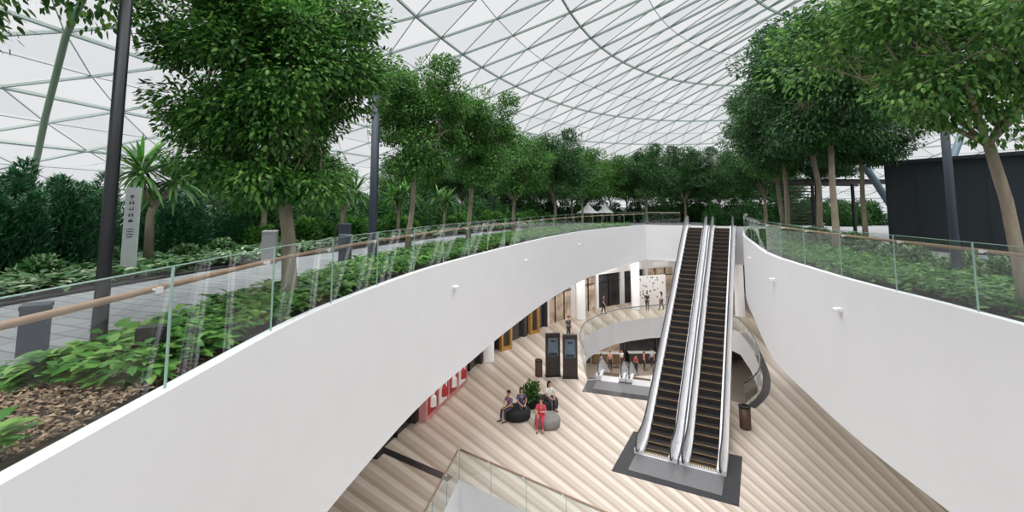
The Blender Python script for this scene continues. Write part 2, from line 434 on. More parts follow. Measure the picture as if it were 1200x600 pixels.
# ------------------------------------------------------------------ canopy
def canopy():
    C=np.array([26.,4.,ZU]); A=np.array([60.,104.,17.0])
    NP,NR=92,18
    def P(i,j):
        ph=2*math.pi*((i+.5*(j%2))/NP); th=math.radians(2+80*(j/NR)**1.05)
        return C+A*np.array([math.cos(th)*math.cos(ph),math.cos(th)*math.sin(ph),math.sin(th)])
    G=[[P(i,j) for i in range(NP)] for j in range(NR+1)]
    mb=MB(); pane=MB()
    def beam(a,b,w,d,mi):
        a=Vector(a);b=Vector(b); t=(b-a).normalized(); mid=(a+b)/2
        n=Vector(((mid.x-C[0])/A[0]**2,(mid.y-C[1])/A[1]**2,(mid.z-C[2])/A[2]**2)).normalized()
        s=t.cross(n).normalized()*w/2; n=n*d
        vs=[a-s,a+s,a+s-n,a-s-n,b-s,b+s,b+s-n,b-s-n]
        mb.add(vs,[(0,1,5,4),(1,2,6,5),(2,3,7,6),(3,0,4,7)],mi)
    for j in range(NR+1):
        for i in range(NP):
            a=G[j][i]; b=G[j][(i+1)%NP]
            if a[1]<-22: continue
            if j%2==0: beam(a,b,.12,.18,0)
            else: beam(a,b,.045,.05,1)
            if j<NR:
                o=1 if j%2 else 0
                u1=G[j+1][(i+o-1)%NP] if not (j%2) else G[j+1][i]
                u2=G[j+1][i] if not (j%2) else G[j+1][(i+1)%NP]
                beam(a,u1,.10,.15,0); beam(a,u2,.05,.06,1)
                out=[Vector(x)+Vector((0,0,.12)) for x in (a,b,u2)]; pane.add(out,[(0,1,2)])
                out=[Vector(x)+Vector((0,0,.12)) for x in (a,u2,u1)]; pane.add(out,[(0,1,2)])
    structure('ceiling',pane.mesh('canopy_panes',M_pane))
    structure('trim_9',mb.mesh('canopy_ribs',[M_rib,M_rib2]))
canopy()
mb=MB(); mb.tube([(-24.0,22.4,ZU),(-22.8,21.6,11.2),(-21.2,20.4,14.2),(-18.6,18.4,17.2),(-14.5,15.6,19.8)],.13,12); structure('trim_10',mb.mesh('arch',M_arch,True))

# ------------------------------------------------------------------ foliage
def norm(a): return a/np.maximum(1e-6,np.linalg.norm(a,axis=1,keepdims=True))
def leafmesh(name,P,D,Nn,L,W,droop,m,simple=False,zmin=0.0):
    n=len(P); D=norm(D); S=norm(np.cross(D,Nn)); U=np.cross(S,D)
    L=L.reshape(n,1);W=W.reshape(n,1)
    if simple:
        V=np.stack([P,P+D*L*.45+S*W*.5+U*L*.06,P+D*L-U*L*droop,P+D*L*.45-S*W*.5+U*L*.06],1).reshape(-1,3)
        F=(np.arange(n)*4)[:,None]+np.array([0,1,2,3]); faces=F.tolist()
    else:
        V=np.stack([P,P+D*L*.3+S*W*.48-U*L*.02,P+D*L*.3-S*W*.48-U*L*.02,P+D*L*.7+S*W*.36-U*L*droop*.45,P+D*L*.7-S*W*.36-U*L*droop*.45,P+D*L-U*L*droop],1).reshape(-1,3)
        b=(np.arange(n)*6)[:,None]
        faces=(b+np.array([0,1,2])).tolist()+(b+np.array([1,3,4,2])).tolist()+(b+np.array([3,5,4])).tolist()
    V[:,2]=np.maximum(V[:,2],zmin)
    me=bpy.data.meshes.new(name); me.from_pydata(V.tolist(),[],faces); me.materials.append(m); me.update(); return me
def gen_tree(seed,clear,R,RZ,ncl,nleaf,LL,lean=(0,0),m=M_leafA,bark=M_bark,r0=.13,simple=False,rcf=.36,upz=.85,nh=7,low=0):
    rg=np.random.default_rng(seed)
    C=np.array([lean[0],lean[1],clear+RZ*upz])
    cc=[]
    while len(cc)<ncl:
        d=rg.normal(size=3); d/=np.linalg.norm(d); p=C+d*(rg.uniform(.12,1)**.5)*np.array([R,R,RZ])*rg.uniform(.74,.95)
        if p[2]>clear-.05: cc.append(p)
    for i in range(low):
        a=6.283*i/low+rg.uniform(-.2,.2); q=rg.uniform(.15,.62)*R
        cc.append(np.array([lean[0]*.7+math.cos(a)*q,lean[1]*.7+math.sin(a)*q,clear+rg.uniform(-.15,.5)*RZ*.35]))
    cc=np.array(cc); ncl=len(cc)
    mb=MB()
    fork=np.array([lean[0]*.45,lean[1]*.45,clear*.92+(.25 if low else 0)])
    tp=[(0,0,0),(lean[0]*.05+rg.normal()*.02,lean[1]*.05,clear*.25),(lean[0]*.2+rg.normal()*.05,lean[1]*.2+rg.normal()*.04,clear*.6),tuple(fork)]
    mb.tube(tp,[r0*1.35,r0*1.02,r0*.9,r0*.82],10)
    hubs=[]
    for h in range(nh):
        a=2*math.pi*h/nh+rg.uniform(-.3,.3); k=rg.uniform(.3,.55)
        hp=np.array([C[0]+math.cos(a)*R*k,C[1]+math.sin(a)*R*k,C[2]+RZ*rg.uniform(-.45,.35)]); hubs.append(hp)
        mid=(fork+hp)/2+np.array([math.cos(a)*.08*R,math.sin(a)*.08*R,-.02*RZ])+rg.normal(size=3)*.06
        mb.tube([fork-[0,0,.06],mid,hp],[r0*.5,r0*.33,r0*.2],6)
    for p in cc:
        h=min(hubs,key=lambda q:np.linalg.norm(q-p)+(1.0 if q[2]>p[2]+.4 else 0))
        mid=(h+p)/2+rg.normal(size=3)*.08*R
        mb.tube([h,mid,p],[r0*.18,r0*.11,r0*.05],4,caps=False)
    mb.v=[(x,y,max(z,0.0)) for x,y,z in mb.v]
    tr=mb.mesh('trunk',bark,True)
    k=rg.integers(0,ncl,nleaf); u=norm(rg.normal(size=(nleaf,3))); rr=rg.uniform(.1,1,(nleaf,1))**.45
    cr=(R*rcf*rg.uniform(.6,1.3,ncl))[k][:,None]
    P=cc[k]+u*rr*cr*np.array([1,1,.66])
    D=u*.8+norm(P-C)*.5+np.array([0,0,-.25])+rg.normal(size=(nleaf,3))*.45
    Nn=np.array([0,0,1.])+u*.4+rg.normal(size=(nleaf,3))*.45
    l=LL*rg.uniform(.65,1.25,nleaf); fo=leafmesh('foliage',P,D,Nn,l,l*.46,.18,m,simple)
    return tr,fo
def place_tree(v,loc,rz,s,label,group,name='tree'):
    r=root(name,label,'tree',loc,rz,group,s)
    ob('trunk',v[0],r); ob('foliage',v[1],r); return r
ZB=ZU+.03
TA=gen_tree(3,1.95,2.05,2.6,96,90000,.10,(-.55,.1),M_leafA,r0=.12,rcf=.29,upz=.9,low=16)
TB=gen_tree(5,2.8,1.9,2.35,62,42000,.105,(.35,0),M_leafA,r0=.09,rcf=.33,upz=.9,low=10)
TB2=gen_tree(8,3.0,2.0,2.3,62,42000,.105,(.25,.1),M_leafB,M_bark2,r0=.08,rcf=.33,low=10)
TC=gen_tree(12,2.75,2.35,1.75,76,34000,.10,(-.75,.1),M_leafC,M_bark2,r0=.085,rcf=.24,nh=7)
TD=gen_tree(21,2.1,2.4,2.8,52,20000,.16,(0,0),M_leafB,M_bark,r0=.10,simple=True,rcf=.36)
TE=gen_tree(23,2.1,2.3,2.6,50,18000,.16,(.1,0),M_leafA,M_bark,r0=.10,simple=True,rcf=.35)
dense='dense round-crowned broadleaf tree with pale slender trunk in the planting bed'
place_tree(TA,(-3.72,7.8,ZB),0,1,'large dense broadleaf tree with bright green crown behind the glass balustrade','trees')
place_tree(TB,(-3.5,15.5,ZB),0,1.02,dense,'trees'); place_tree(TB,(-1.85,19.4,ZB),.6,1.02,dense,'trees')
for (x,y,v,rz,s) in [(.1,26.2,TE,0,.98),(2.9,30.5,TD,1,.98),(5.6,36.4,TE,2,1.0)]:
    place_tree(v,(x,y,ZB),rz,s,'mid-sized broadleaf tree standing beside the path','trees')
rr=random.Random(4)
for i in range(30):
    u=500+i*14.5+rr.uniform(-4,4); k=(40,46,53)[i%3]+rr.uniform(-1,1)
    place_tree(TE if i%5==0 else TD,((u-600)/533*k,k+.4,ZU),rr.uniform(0,6),rr.uniform(.92,1.06),'leafy tree in the far grove with dark green crown','grove trees')
for (x,y,v,rz,s) in [(11.0,15.6,TB2,.5,1.3),(12.5,18.6,TB2,2.2,1.36),(13.6,22.6,TB2,1.1,1.3),(15.6,26.4,TB,3,1.3),(18,32.5,TD,.6,1.2),(14.6,19.0,TB2,4.1,1.2)]:
    place_tree(v,(x,y,ZB if v is not TD else ZU),rz,s,'tall slender-trunked tree with dark green crown in the planting bed','trees')
place_tree(TC,(7.75,7.0,ZB),.1,1.05,'spreading tree with light green leaves, leaning trunk and visible forked branches','trees')
place_tree(TB2,(17.6,25,ZU),2.4,1.15,'slender tree beside the timber pergola','trees')
place_tree(TC,(-9.3,5.2,ZB),3.4,1.6,'overhanging light green tree beside the path','trees')
for (x,y) in [(-13.5,21),(-11,26),(-8,32)]:
    place_tree(TE,(x,y,ZB),x,.8,'leafy tree behind the hedge','trees')

def gen_shrub(seed,r,h,n,LL,m,cone=False):
    rg=np.random.default_rng(seed)
    if cone:
        ns=9; st=[(rg.uniform(-r*.6,r*.6),rg.uniform(-r*.6,r*.6),h*rg.uniform(.55,1.0)) for _ in range(ns)]; st[0]=(0,0,h)
        k=rg.integers(0,ns,n); S=np.array(st)[k]
        z=rg.uniform(0,1,n)**1.1; a=rg.uniform(0,6.283,n); rad=r*.55*(1-z)**.6*rg.uniform(.4,1.15,n)
        P=np.stack([S[:,0]*(.5+.5*z)+rad*np.cos(a),S[:,1]*(.5+.5*z)+rad*np.sin(a),z*S[:,2]],1); u=norm(np.stack([np.cos(a),np.sin(a),np.full(n,1.1)],1))
    else:
        nc=16; c=norm(rg.normal(size=(nc,3))); c[:,2]=np.abs(c[:,2]); c=c*np.array([r*.6,r*.6,h*.62]); k=rg.integers(0,nc,n)
        u=norm(rg.normal(size=(n,3))); P=c[k]+u*rg.uniform(.3,1,(n,1))**.5*np.array([r*.42,r*.42,h*.30]); P[:,2]=np.abs(P[:,2])+.02
    D=u+rg.normal(size=(n,3))*.4+np.array([0,0,.35]); Nn=np.array([0,0,1.])+rg.normal(size=(n,3))*.5
    l=LL*rg.uniform(.6,1.3,n); return leafmesh('shrub',P,D,Nn,l,l*(.22 if cone else .5),.2,m,True)
S1=gen_shrub(1,1.3,2.4,5000,.2,M_leafB); S2=gen_shrub(2,1.1,1.7,3000,.22,M_leafA); S3=gen_shrub(3,1.35,2.6,11000,.2,M_conif,True); S4=gen_shrub(4,.7,.8,1500,.18,M_cover2)
def along(C,side,d,y):
    N=normals(C,side); i=min(range(len(C)),key=lambda j:abs(C[j].y-y)); p=C[i]+N[i]*d; return p
def shrub(me,p,s,rz,label,group,z=ZB): 
    o=ob('shrub',me,None,(p.x,p.y,z),rz,s); tag(o,label,'shrub',group); return o
for i in range(26):
    y=3+i*1.35; p=along(LEFT,1,9.2+rr.uniform(-.5,.5),y)
    if i<9: shrub(S3,p,rr.uniform(.65,.9),rr.uniform(0,6),'dark feathery conifer shrub in the hedge','hedge')
    else: shrub(S1,p,rr.uniform(.8,1.0),rr.uniform(0,6),'dark broadleaf hedge shrub','hedge')
for i in range(24):
    y=3+i*1.45; p=along(LEFT,1,11.3+rr.uniform(-.4,.4),y)
    if i<8: shrub(S3,p,rr.uniform(.85,1.1),rr.uniform(0,6),'dark feathery conifer shrub in the hedge','hedge')
    else: shrub(S1,p,rr.uniform(1.0,1.2),rr.uniform(0,6),'dark broadleaf hedge shrub','hedge')
for i in range(26):
    y=2+i*1.35; p=along(LEFT,1,7.9+rr.uniform(-.4,.4),y)
    if i<9: shrub(S4,p,rr.uniform(.55,.75),rr.uniform(0,6),'low variegated leafy shrub beside the path','path shrubs')
    else: shrub(S2,p,rr.uniform(.6,.85),rr.uniform(0,6),'low leafy shrub beside the path','path shrubs')
for i in range(30):
    x=-10+i*1.55; y=45+rr.uniform(-1,1)+ (0 if x>0 else -x*-.5)
    shrub(S1,Vector((x,y)),rr.uniform(.9,1.2),rr.uniform(0,6),'dark shrub at the foot of the far grove','grove shrubs',ZU)
for i in range(9):
    shrub(S1,Vector((17+i*1.9,38+rr.uniform(-1,1))),rr.uniform(.8,1),rr.uniform(0,6),'dark shrub behind the pergola','grove shrubs',ZU)
for i in range(16):
    p=along(RIGHT,-1,3.0+rr.uniform(-.2,.2),5+i*1.1); shrub(S4,p,rr.uniform(.6,.9),rr.uniform(0,6),'low dark leafy shrub in front of the navy pavilion','terrace shrubs')
def gen_spiky(seed,th,n,L,r0=.07):
    rg=np.random.default_rng(seed); mb=MB(); heads=[]
    mb.tube([(0,0,0),(.03,0,th*.5),(0,.03,th*.62)],[r0*1.3,r0,r0],8)
    for a in range(3):
        an=a*2.1+rg.uniform(0,.5); hd=(math.cos(an)*.35,math.sin(an)*.35,th*rg.uniform(.85,1.05)); heads.append(hd)
        mb.tube([(0,.03,th*.58),(hd[0]*.7,hd[1]*.7,th*.75),hd],[r0*.8,r0*.6,r0*.5],6)
    P=[];D=[]
    for h in heads:
        for j in range(n):
            a=rg.uniform(0,6.28); e=rg.uniform(-.5,1.3); P.append(h); D.append((math.cos(a)*math.cos(e),math.sin(a)*math.cos(e),math.sin(e)))
    P=np.array(P);D=np.array(D); l=L*rg.uniform(.7,1.1,len(P))
    return mb.mesh('trunk',M_bark,True),leafmesh('foliage',P,D,np.tile([0,0,1.],(len(P),1))+.01,l,l*.09,.35,M_leafA)
SP=gen_spiky(2,2.0,60,.95); 
for (d,y,s) in [(7.9,11.0,1.35),(8.2,14.4,1.3),(7.0,17,1.25),(7.0,20.5,1.15),(7.0,24,1.05)]:
    p=along(LEFT,1,d,y); place_tree(SP,(p.x,p.y,ZB),y,s,'spiky sword-leaved dracaena with branching bare stems','spiky plants','dracaena')

def cover(C,side,d0,d1,y0,y1,npl,nl,LL,hh,m,seed,label,cat='ground cover'):
    rg=np.random.default_rng(seed); Cs=[i for i,c in enumerate(C) if y0<=c.y<=y1]; N=normals(C,side)
    idx=rg.choice(Cs,npl); P0=[]
    for i in idx:
        dm=(bedw(C[i].y)-.15) if d1 is None else d1
        q=C[i]+N[i]*rg.uniform(d0,dm); P0.append((q.x,q.y+rg.uniform(-.3,.3)))
    P0=np.repeat(np.array(P0),nl,0); n=len(P0)
    a=rg.uniform(0,6.283,n); rad=rg.uniform(.02,LL*.6,n); z=np.repeat(rg.uniform(.5,1.1,npl),nl)*hh*rg.uniform(.45,1,n)
    P=np.stack([P0[:,0]+np.cos(a)*rad,P0[:,1]+np.sin(a)*rad,ZB+z],1)
    e=rg.uniform(-.1,.7,n); D=np.stack([np.cos(a)*np.cos(e),np.sin(a)*np.cos(e),np.sin(e)],1)
    Nn=np.array([0,0,1.])+rg.normal(size=(n,3))*.25; l=LL*rg.uniform(.6,1.25,n)
    o=ob('ground_cover',leafmesh('cover',P,D,Nn,l,l*.55,.35,m,zmin=ZB+.005)); tag(o,label,cat,kind='stuff'); return o
cover(LEFT,1,.4,None,4.2,9.5,860,10,.18,.26,M_cover,1,'dense bright green broad-leaved ground cover behind the glass')
cover(LEFT,1,.4,None,9.5,35,2700,9,.16,.28,M_cover,2,'bright green leafy ground cover along the planting bed')
cover(LEFT,1,.35,1.3,2.0,3.2,150,11,.16,.28,M_cover,3,'bright green leafy clump beside bare mulch')
cover(LEFT,1,6.0,9,1,14,1500,9,.22,.28,M_cover2,4,'mixed variegated tropical undergrowth beyond the path')
cover(LEFT,1,6.0,9,14,36,1500,8,.22,.34,M_cover2,5,'mixed tropical undergrowth beyond the path')
cover(RIGHT,-1,.4,3.2,3,33,4800,9,.15,.28,M_cover3,6,'low green leafy ground cover behind the curved parapet')
rg=np.random.default_rng(9); n=5200; NL=normals(LEFT,1); Ci=[i for i,c in enumerate(LEFT) if 2.4<=c.y<=4.9]; ii=rg.choice(Ci,n)
P=np.array([[*(LEFT[i]+NL[i]*rg.uniform(.3,1.72)),ZB+.02+rg.uniform(0,.05)] for i in ii]); P[:,1]+=rg.uniform(-.3,.3,n)
a=rg.uniform(0,6.28,n); D=np.stack([np.cos(a),np.sin(a),rg.normal(size=n)*.2],1)
l=rg.uniform(.03,.075,n); o=ob('mulch',leafmesh('mulch',P,D,np.tile([0,0,1.],(n,1))+rg.normal(size=(n,3))*.3,l,l*.45,.05,M_chip,True,zmin=ZB+.003)); tag(o,'brown wood-chip mulch on the planting bed','mulch',kind='stuff')

# ------------------------------------------------------------------ street furniture (upper)
def lamp_pole(loc,h,r,m,label,rz=0):
    rt=root('lamp_post',label,'lamp post',loc,rz,'lamp posts')
    mb=MB(); mb.lathe([(r*1.9,0),(r*1.9,.02),(r*1.15,.03),(r*1.1,.5),(r,1.2),(r*.92,h)],14); ob('pole',mb.mesh('pole',m,True),rt)
    mb=MB(); mb.box((0,0,0),(.14,.5,.10)); mb.box((0,.0,.08),(.06,.08,.1)); o=ob('lamp_head',mb.mesh('lamp_head',M_black),rt,(.12,0,h-.55)); o.rotation_euler=(0,.5,0)
    mb=MB(); mb.tube([(0,0,h-.6),(.14,0,h-.5)],.03,8); mb.lathe([(.11,h),(.11,h+.04),(.03,h+.06)],14); ob('bracket',mb.mesh('bracket',M_black),rt)
lamp_pole((-4.62,5.25,ZU),5.8,.067,M_black,'tall black cylindrical lamp post at the path edge')
lamp_pole((-4.0,13.2,ZU),5.8,.12,M_slate,'tall dark grey lamp post beside the path')
lamp_pole((-1.35,33,ZU),5.8,.085,M_black,'slim black lamp post beside the far path')
lamp_pole((9.9,10.3,ZU),5.8,.085,M_slate,'tall slate-blue lamp post in the planting bed')
rt=root('wayfinding_sign','slim pale grey wayfinding totem with arrow and stacked pictograms','sign',(-8.75,10.55,ZU),.3)
mb=MB(); mb.box((0,0,1.05),(.27,.10,2.1)); ob('panel',mb.mesh('panel',M_signw),rt)
mb=MB()
for i in range(5):
    z=1.89-i*.14; y=-.054
    if i==0:
        mb.box((0,y,z-.02),(.018,.006,.07)); mb.box((-.02,y,z+.012),(.055,.006,.016),M=Matrix.Rotation(-.8,3,'Y')); mb.box((.02,y,z+.012),(.055,.006,.016),M=Matrix.Rotation(.8,3,'Y'))
    elif i in (1,3):
        for sx in (-.03,.03): mb.box((sx,y,z+.035),(.02,.006,.02)); mb.box((sx,y,z-.01),(.03,.006,.055))
    elif i==2:
        mb.box((0,y,z-.02),(.09,.006,.016)); mb.box((.035,y,z+.01),(.016,.006,.07)); mb.box((-.03,y,z+.01),(.016,.006,.04))
    else:
        mb.box((0,y,z),(.09,.006,.05)); mb.box((0,y,z+.04),(.05,.006,.014))
for k in range(4): mb.box((0,-.054,1.15-k*.06),(.14-.03*(k%2),.006,.016))
ob('pictogram',mb.mesh('pictogram',M_slate),rt)
def bollard(loc,w,h,rz,m,label):
    rt=root('utility_pedestal',label,'pedestal',loc,rz,'pedestals')
    mb=MB(); mb.box((0,0,h/2-.03),(w,w*.55,h-.06)); ob('body',mb.mesh('body',m),rt)
    mb=MB(); mb.box((0,0,0),(w*1.06,w*.62,.05),M=Matrix.Rotation(.12,3,'X')); ob('cap',mb.mesh('cap',m),rt,(0,0,h-.035))
bollard((-5.45,5.35,ZU),.24,.58,.5,M_slate,'slate-blue boxy pedestal at the path edge')
bollard((-7.1,13.5,ZU),.38,.95,.2,M_grey,'grey boxy pedestal beside the path')
bollard((-6.3,17.3,ZU),.42,1.0,.2,M_slate,'slate boxy pedestal beside the path')
bollard((-5.1,14.1,ZU),.36,.8,.2,M_slate,'slate boxy pedestal beside the path')
rt=root('spotlight','small black garden spotlight box among the leaves','light',(-3.75,4.9,ZU+.03),.4)
mb=MB(); mb.box((0,0,.34),(.26,.16,.14)); mb.box((0,-.085,.34),(.22,.012,.10)); ob('housing',mb.mesh('housing',M_black),rt)
mb=MB(); mb.tube([(0,0,0),(0,0,.28)],.02,8); ob('stake',mb.mesh('stake',M_black),rt)
rt=root('pavilion','windowless dark navy panelled pavilion with flat roof','building',(19.3,13.5,ZU),math.radians(-68))
mb=MB(); mb.box((0,0,1.65),(12,4.5,3.3))
for i in range(13): mb.box((-6+i,-2.26,1.65),(.03,.03,3.2))
ob('body',mb.mesh('body',M_navy),rt)
mb=MB(); mb.box((0,0,3.36),(12.3,4.8,.12)); ob('roof',mb.mesh('roof',M_navy),rt)
rt=root('pergola','flat-roofed dark timber and steel pergola beside the pavilion','pergola',(19.4,27.5,ZU),.15)
for x in (-2.6,0,2.6):
    for y in (-1.3,1.3):
        mb=MB(); mb.box((0,0,1.45),(.12,.12,2.9)); ob('post',mb.mesh('post',M_black),rt,(x,y,0))
mb=MB(); mb.box((0,-1.3,2.98),(6,.14,.18)); mb.box((0,1.3,2.98),(6,.14,.18))
for i in range(26): mb.box((-2.9+i*.232,0,3.12),(.06,3.1,.1))
ob('roof',mb.mesh('roof',M_shopdark),rt)
mb=MB()
for i in range(14): mb.box((-1.3,1.34,.25+i*.19),(2.6,.03,.07))
ob('screen',mb.mesh('screen',M_shopdark),rt)
for (a,b) in [((20.5,23.6,ZU),(16.2,22.9,ZU+6.5)),((21.4,23.8,ZU),(25.5,24.5,ZU+8))]:
    o0=Vector(a); mb=MB(); mb.tube([(0,0,0),Vector(b)-o0],.17,12); mb.lathe([(.4,0),(.4,.08),(.2,.12)],14)
    o=ob('canopy_strut',mb.mesh('strut',M_green,True),None,a); tag(o,'slanting blue-grey steel tube holding up the canopy','column','canopy struts')
for (x,y,r_) in [(6.6,39.8,1.0),(8.2,40.4,.8)]:
    rt=root('play_tent','small white peaked tent among the far trees','tent',(x,y,ZU),0,'white tents')
    mb=MB(); mb.lathe([(r_,1.0),(r_*.55,1.25),(r_*.18,1.65),(.02,1.9)],8); ob('canvas',mb.mesh('canvas',M_white2),rt)
    for a_ in range(4):
        mb=MB(); mb.tube([(r_*.9*math.cos(a_*1.57),r_*.9*math.sin(a_*1.57),0),(r_*.9*math.cos(a_*1.57),r_*.9*math.sin(a_*1.57),1.02)],.03,6); ob('pole',mb.mesh('pole',M_tan),rt)

def fixture(C,side,y,z):
    i=min(range(len(C)),key=lambda j:abs(C[j].y-y)); nn=normals(C,side)[i]; p=C[i]
    rt=root('wall_light','small white box light fixed to the parapet wall','light',(p.x,p.y,z),math.atan2(-nn.y,-nn.x),'parapet wall lights',.62)
    mb=MB(); mb.box((.04,0,0),(.08,.3,.12)); ob('backplate',mb.mesh('backplate',M_white),rt)
    mb=MB(); mb.box((.15,0,.01),(.16,.24,.08),M=Matrix.Rotation(.25,3,'Y')); ob('housing',mb.mesh('housing',M_white),rt)
for y in (13.2,19.5,27): fixture(LEFT,1,y,7.9)
for y in (10.2,14.5,20): fixture(RIGHT,-1,y,7.9)

# ------------------------------------------------------------------ shops
SW=[(-7.6,10),(-6.6,15.5),(-5.5,19.6),(-4.6,22.6),(-3.1,27.6),(-1.0,33.6),(2.9,39.6),(8.3,46),(14.5,50.5),(22,53.5),(32,54)]
structure('wall_shops',ringwall([Vector(p) for p in offs([Vector(p) for p in SW],1.6,1)],0,5.95,'shopwall',M_shopdark,False))
def front(a,b,kind,label):
    a=Vector(a);b=Vector(b); d=b-a; W=d.length; an=math.atan2(d.y,d.x); c=(a+b)/2
    rt=root('shopfront',label,'shopfront',(c.x,c.y,0),an,'shopfronts')
    H=5.9; HW=3.3
    mb=MB()
    for x in (-W/2+.12,W/2-.12): mb.box((x,0,H/2),(.24,.3,H))
    mb.box((0,0,(H+HW)/2),(W-.48,.3,H-HW)); ob('frame',mb.mesh('frame',M_white if kind in('white','lit') else M_shopdark),rt)
    gm=M_shopglass
    if kind=='lit': gm=M_warm
    mb=MB(); mb.box((0,.12,HW/2),(W-.48,.05,HW)); ob('window',mb.mesh('window',gm),rt)
    mb=MB(); n=max(2,int(W/1.3))
    for i in range(1,n): mb.box((-W/2+W*i/n,.05,HW/2),(.06,.1,HW))
    mb.box((0,.05,2.5),(W-.48,.1,.07)); ob('mullion',mb.mesh('mullion',M_black),rt)
    mb=MB(); mb.box((0,-.19,3.75),(W*.5,.08,.45)); ob('fascia_sign',mb.mesh('sign',M_gloww if kind in('lit','white') else M_tan),rt)
    if kind=='pink':
        mb=MB(); mb.box((0,-.35,1.6),(W-.1,.36,3.2),0)
        for i in range(4):
            x=-W/2+.7+i*W/4.2; y=-.54
            mb.box((x,y,1.15),(.85,.02,1.9),1+i%2); mb.lathe([(.0,0),(.2,.1),(.18,.5),(.08,.62),(.12,.72),(.1,.86),(.0,.9)],10,2-i%2,(x,y-.02,.4)); mb.box((x+.56,y,.8),(.1,.02,1.0),1)
        ob('hoarding',mb.mesh('hoarding',[M_pink,M_red,M_gloww]),rt)
    return rt
kinds=['dark','dark','dark','pink','dark','dark','lit','white','lit','dark']
labs={'dark':'dark glazed shopfront under the gallery','pink':'shopfront covered by pink hoarding with red pictures','lit':'white framed shopfront with warm lit interior','white':'white framed glazed shopfront'}
for a,b,kd in zip(SW[:-1],SW[1:],kinds):
    a=Vector(a);b=Vector(b); n=max(1,round((b-a).length/4.2))
    for i in range(n): front(a.lerp(b,i/n),a.lerp(b,(i+1)/n),kd,labs[kd])
for (x,y) in [(-.45,33.3),(1.75,37.4)]:
    rt=root('display_case','tall dark shop display case with ochre yellow frame','display case',(x,y,0),.75,'yellow display cases')
    mb=MB(); 
    for sx in (-.42,.42): mb.box((sx,0,1.4),(.16,.3,2.8))
    mb.box((0,0,2.72),(.7,.3,.16)); mb.box((0,0,.12),(.7,.3,.24)); ob('frame',mb.mesh('frame',M_yellow),rt)
    mb=MB(); mb.box((0,.05,1.45),(.68,.06,2.4)); ob('panel',mb.mesh('panel',M_shopdark),rt)
rt=root('patterned_partition','white partition wall speckled with small black triangles','partition',(14.2,47.6,0),.35)
mb=MB(); mb.box((0,0,1.5),(3.6,.15,3.0)); ob('panel',mb.mesh('panel',M_white),rt)
mb=MB()
for i in range(34):
    x=rr.uniform(-1.5,1.6);z=rr.uniform(.7,2.8); s=rr.uniform(.06,.12); mb.add([(x-s,-.08,z),(x+s,-.08,z),(x,-.08,z+s*1.7)],[(0,1,2)])
ob('triangle_pattern',mb.mesh('pattern',M_black),rt)
for (x,y) in [(6.2,42.0),(12.2,46),(21,43),(20.5,28),(-1.6,31.0)]:
    mb=MB(); mb.lathe([(.5,0),(.45,.1),(.42,.12),(.42,5.93)],20); o=ob('column',mb.mesh('column',M_white,True),None,(x,y,0)); tag(o,'round white structural column under the gallery','column','columns')
for i in range(5):
    a=Vector((4+i*3.6,47.5-abs(i-2)*.2)); b=a+Vector((3.5,0))
    rt=root('shopfront','warmly lit food outlet on the storey below','shopfront',((a.x+b.x)/2,a.y,-5.5),0,'lower shopfronts')
    mb=MB(); mb.box((-1.65,0,1.85),(.2,.3,3.7)); mb.box((1.65,0,1.85),(.2,.3,3.7)); mb.box((0,0,3.2),(3.3,.3,.9)); ob('frame',mb.mesh('f',M_shopdark),rt)
    mb=MB(); mb.box((0,.15,1.4),(3.1,.05,2.8)); ob('window',mb.mesh('w',M_warm if i%2 else M_shopglass),rt)
    mb=MB(); mb.box((0,-.4,.5),(2.6,.6,1.0)); mb.box((0,-.4,1.03),(2.7,.7,.06),1); ob('counter',mb.mesh('c',[M_tan if i%2 else M_shopdark,M_white]),rt)
structure('wall_basement',ringwall([Vector((-4,48)),Vector((30,48))],-5.5,-1.7,'bw',M_shopdark,False))

def totem(loc,rz,label):
    rt=root('directory_totem',label,'sign',loc,rz,'directory totems')
    mb=MB(); mb.box((0,0,1.27),(.86,.22,2.46)); ob('body',mb.mesh('b',M_shopdark),rt)
    mb=MB(); mb.box((0,0,.03),(.94,.34,.06)); ob('base',mb.mesh('ba',M_black),rt)
    mb=MB(); mb.box((0,-.116,1.72),(.62,.012,1.05)); ob('screen',mb.mesh('s',M_screen),rt)
    mb=MB(); mb.box((0,-.124,1.3),(.5,.004,.16)); mb.box((0,-.124,2.05),(.3,.004,.1)); ob('screen_graphic',mb.mesh('t',M_slate),rt)
totem((2.45,28.3,0),.12,'dark bronze directory totem with bluish screen'); totem((3.45,28.0,0),-.05,'dark bronze directory totem with bluish screen')
def binn(loc,r,h):
    rt=root('litter_bin','brown cylindrical litter bin with dark rim','bin',loc,0,'litter bins')
    mb=MB(); mb.lathe([(r*.95,0),(r,.03),(r,h*.93)],20); ob('body',mb.mesh('b',M_bin,True),rt)
    mb=MB(); mb.lathe([(r*1.04,h*.93),(r*1.04,h),(r*.6,h),(r*.6,h*.96)],20); ob('rim',mb.mesh('r',M_black),rt)
binn((1.6,28.3,0),.22,.95); binn((10.7,21.9,0),.25,1.0)
def pouf(loc,r,h,m,label):
    mb=MB(); mb.lathe([(r*.86,0),(r*.97,.05),(r,h*.45),(r*.97,h*.82),(r*.86,h*.97),(r*.3,h)],28)
    o=ob('pouf',mb.mesh('pouf',m,True),None,loc); tag(o,label,'pouf','round poufs')
pouf((.25,23.0,0),.66,.45,M_pblack,'round black upholstered pouf')
pouf((1.65,22.2,0),.6,.45,M_pgrey,'round grey upholstered pouf')
pouf((1.75,24.1,0),.6,.45,M_pblack,'round black upholstered pouf beside the planter')
rt=root('potted_shrub','bushy green shrub in a black round planter','plant',(.95,24.1,0))
mb=MB(); mb.lathe([(.28,0),(.34,.4),(.36,.45),(.32,.45),(.3,.40)],20); ob('pot',mb.mesh('pot',M_pblack,True),rt)
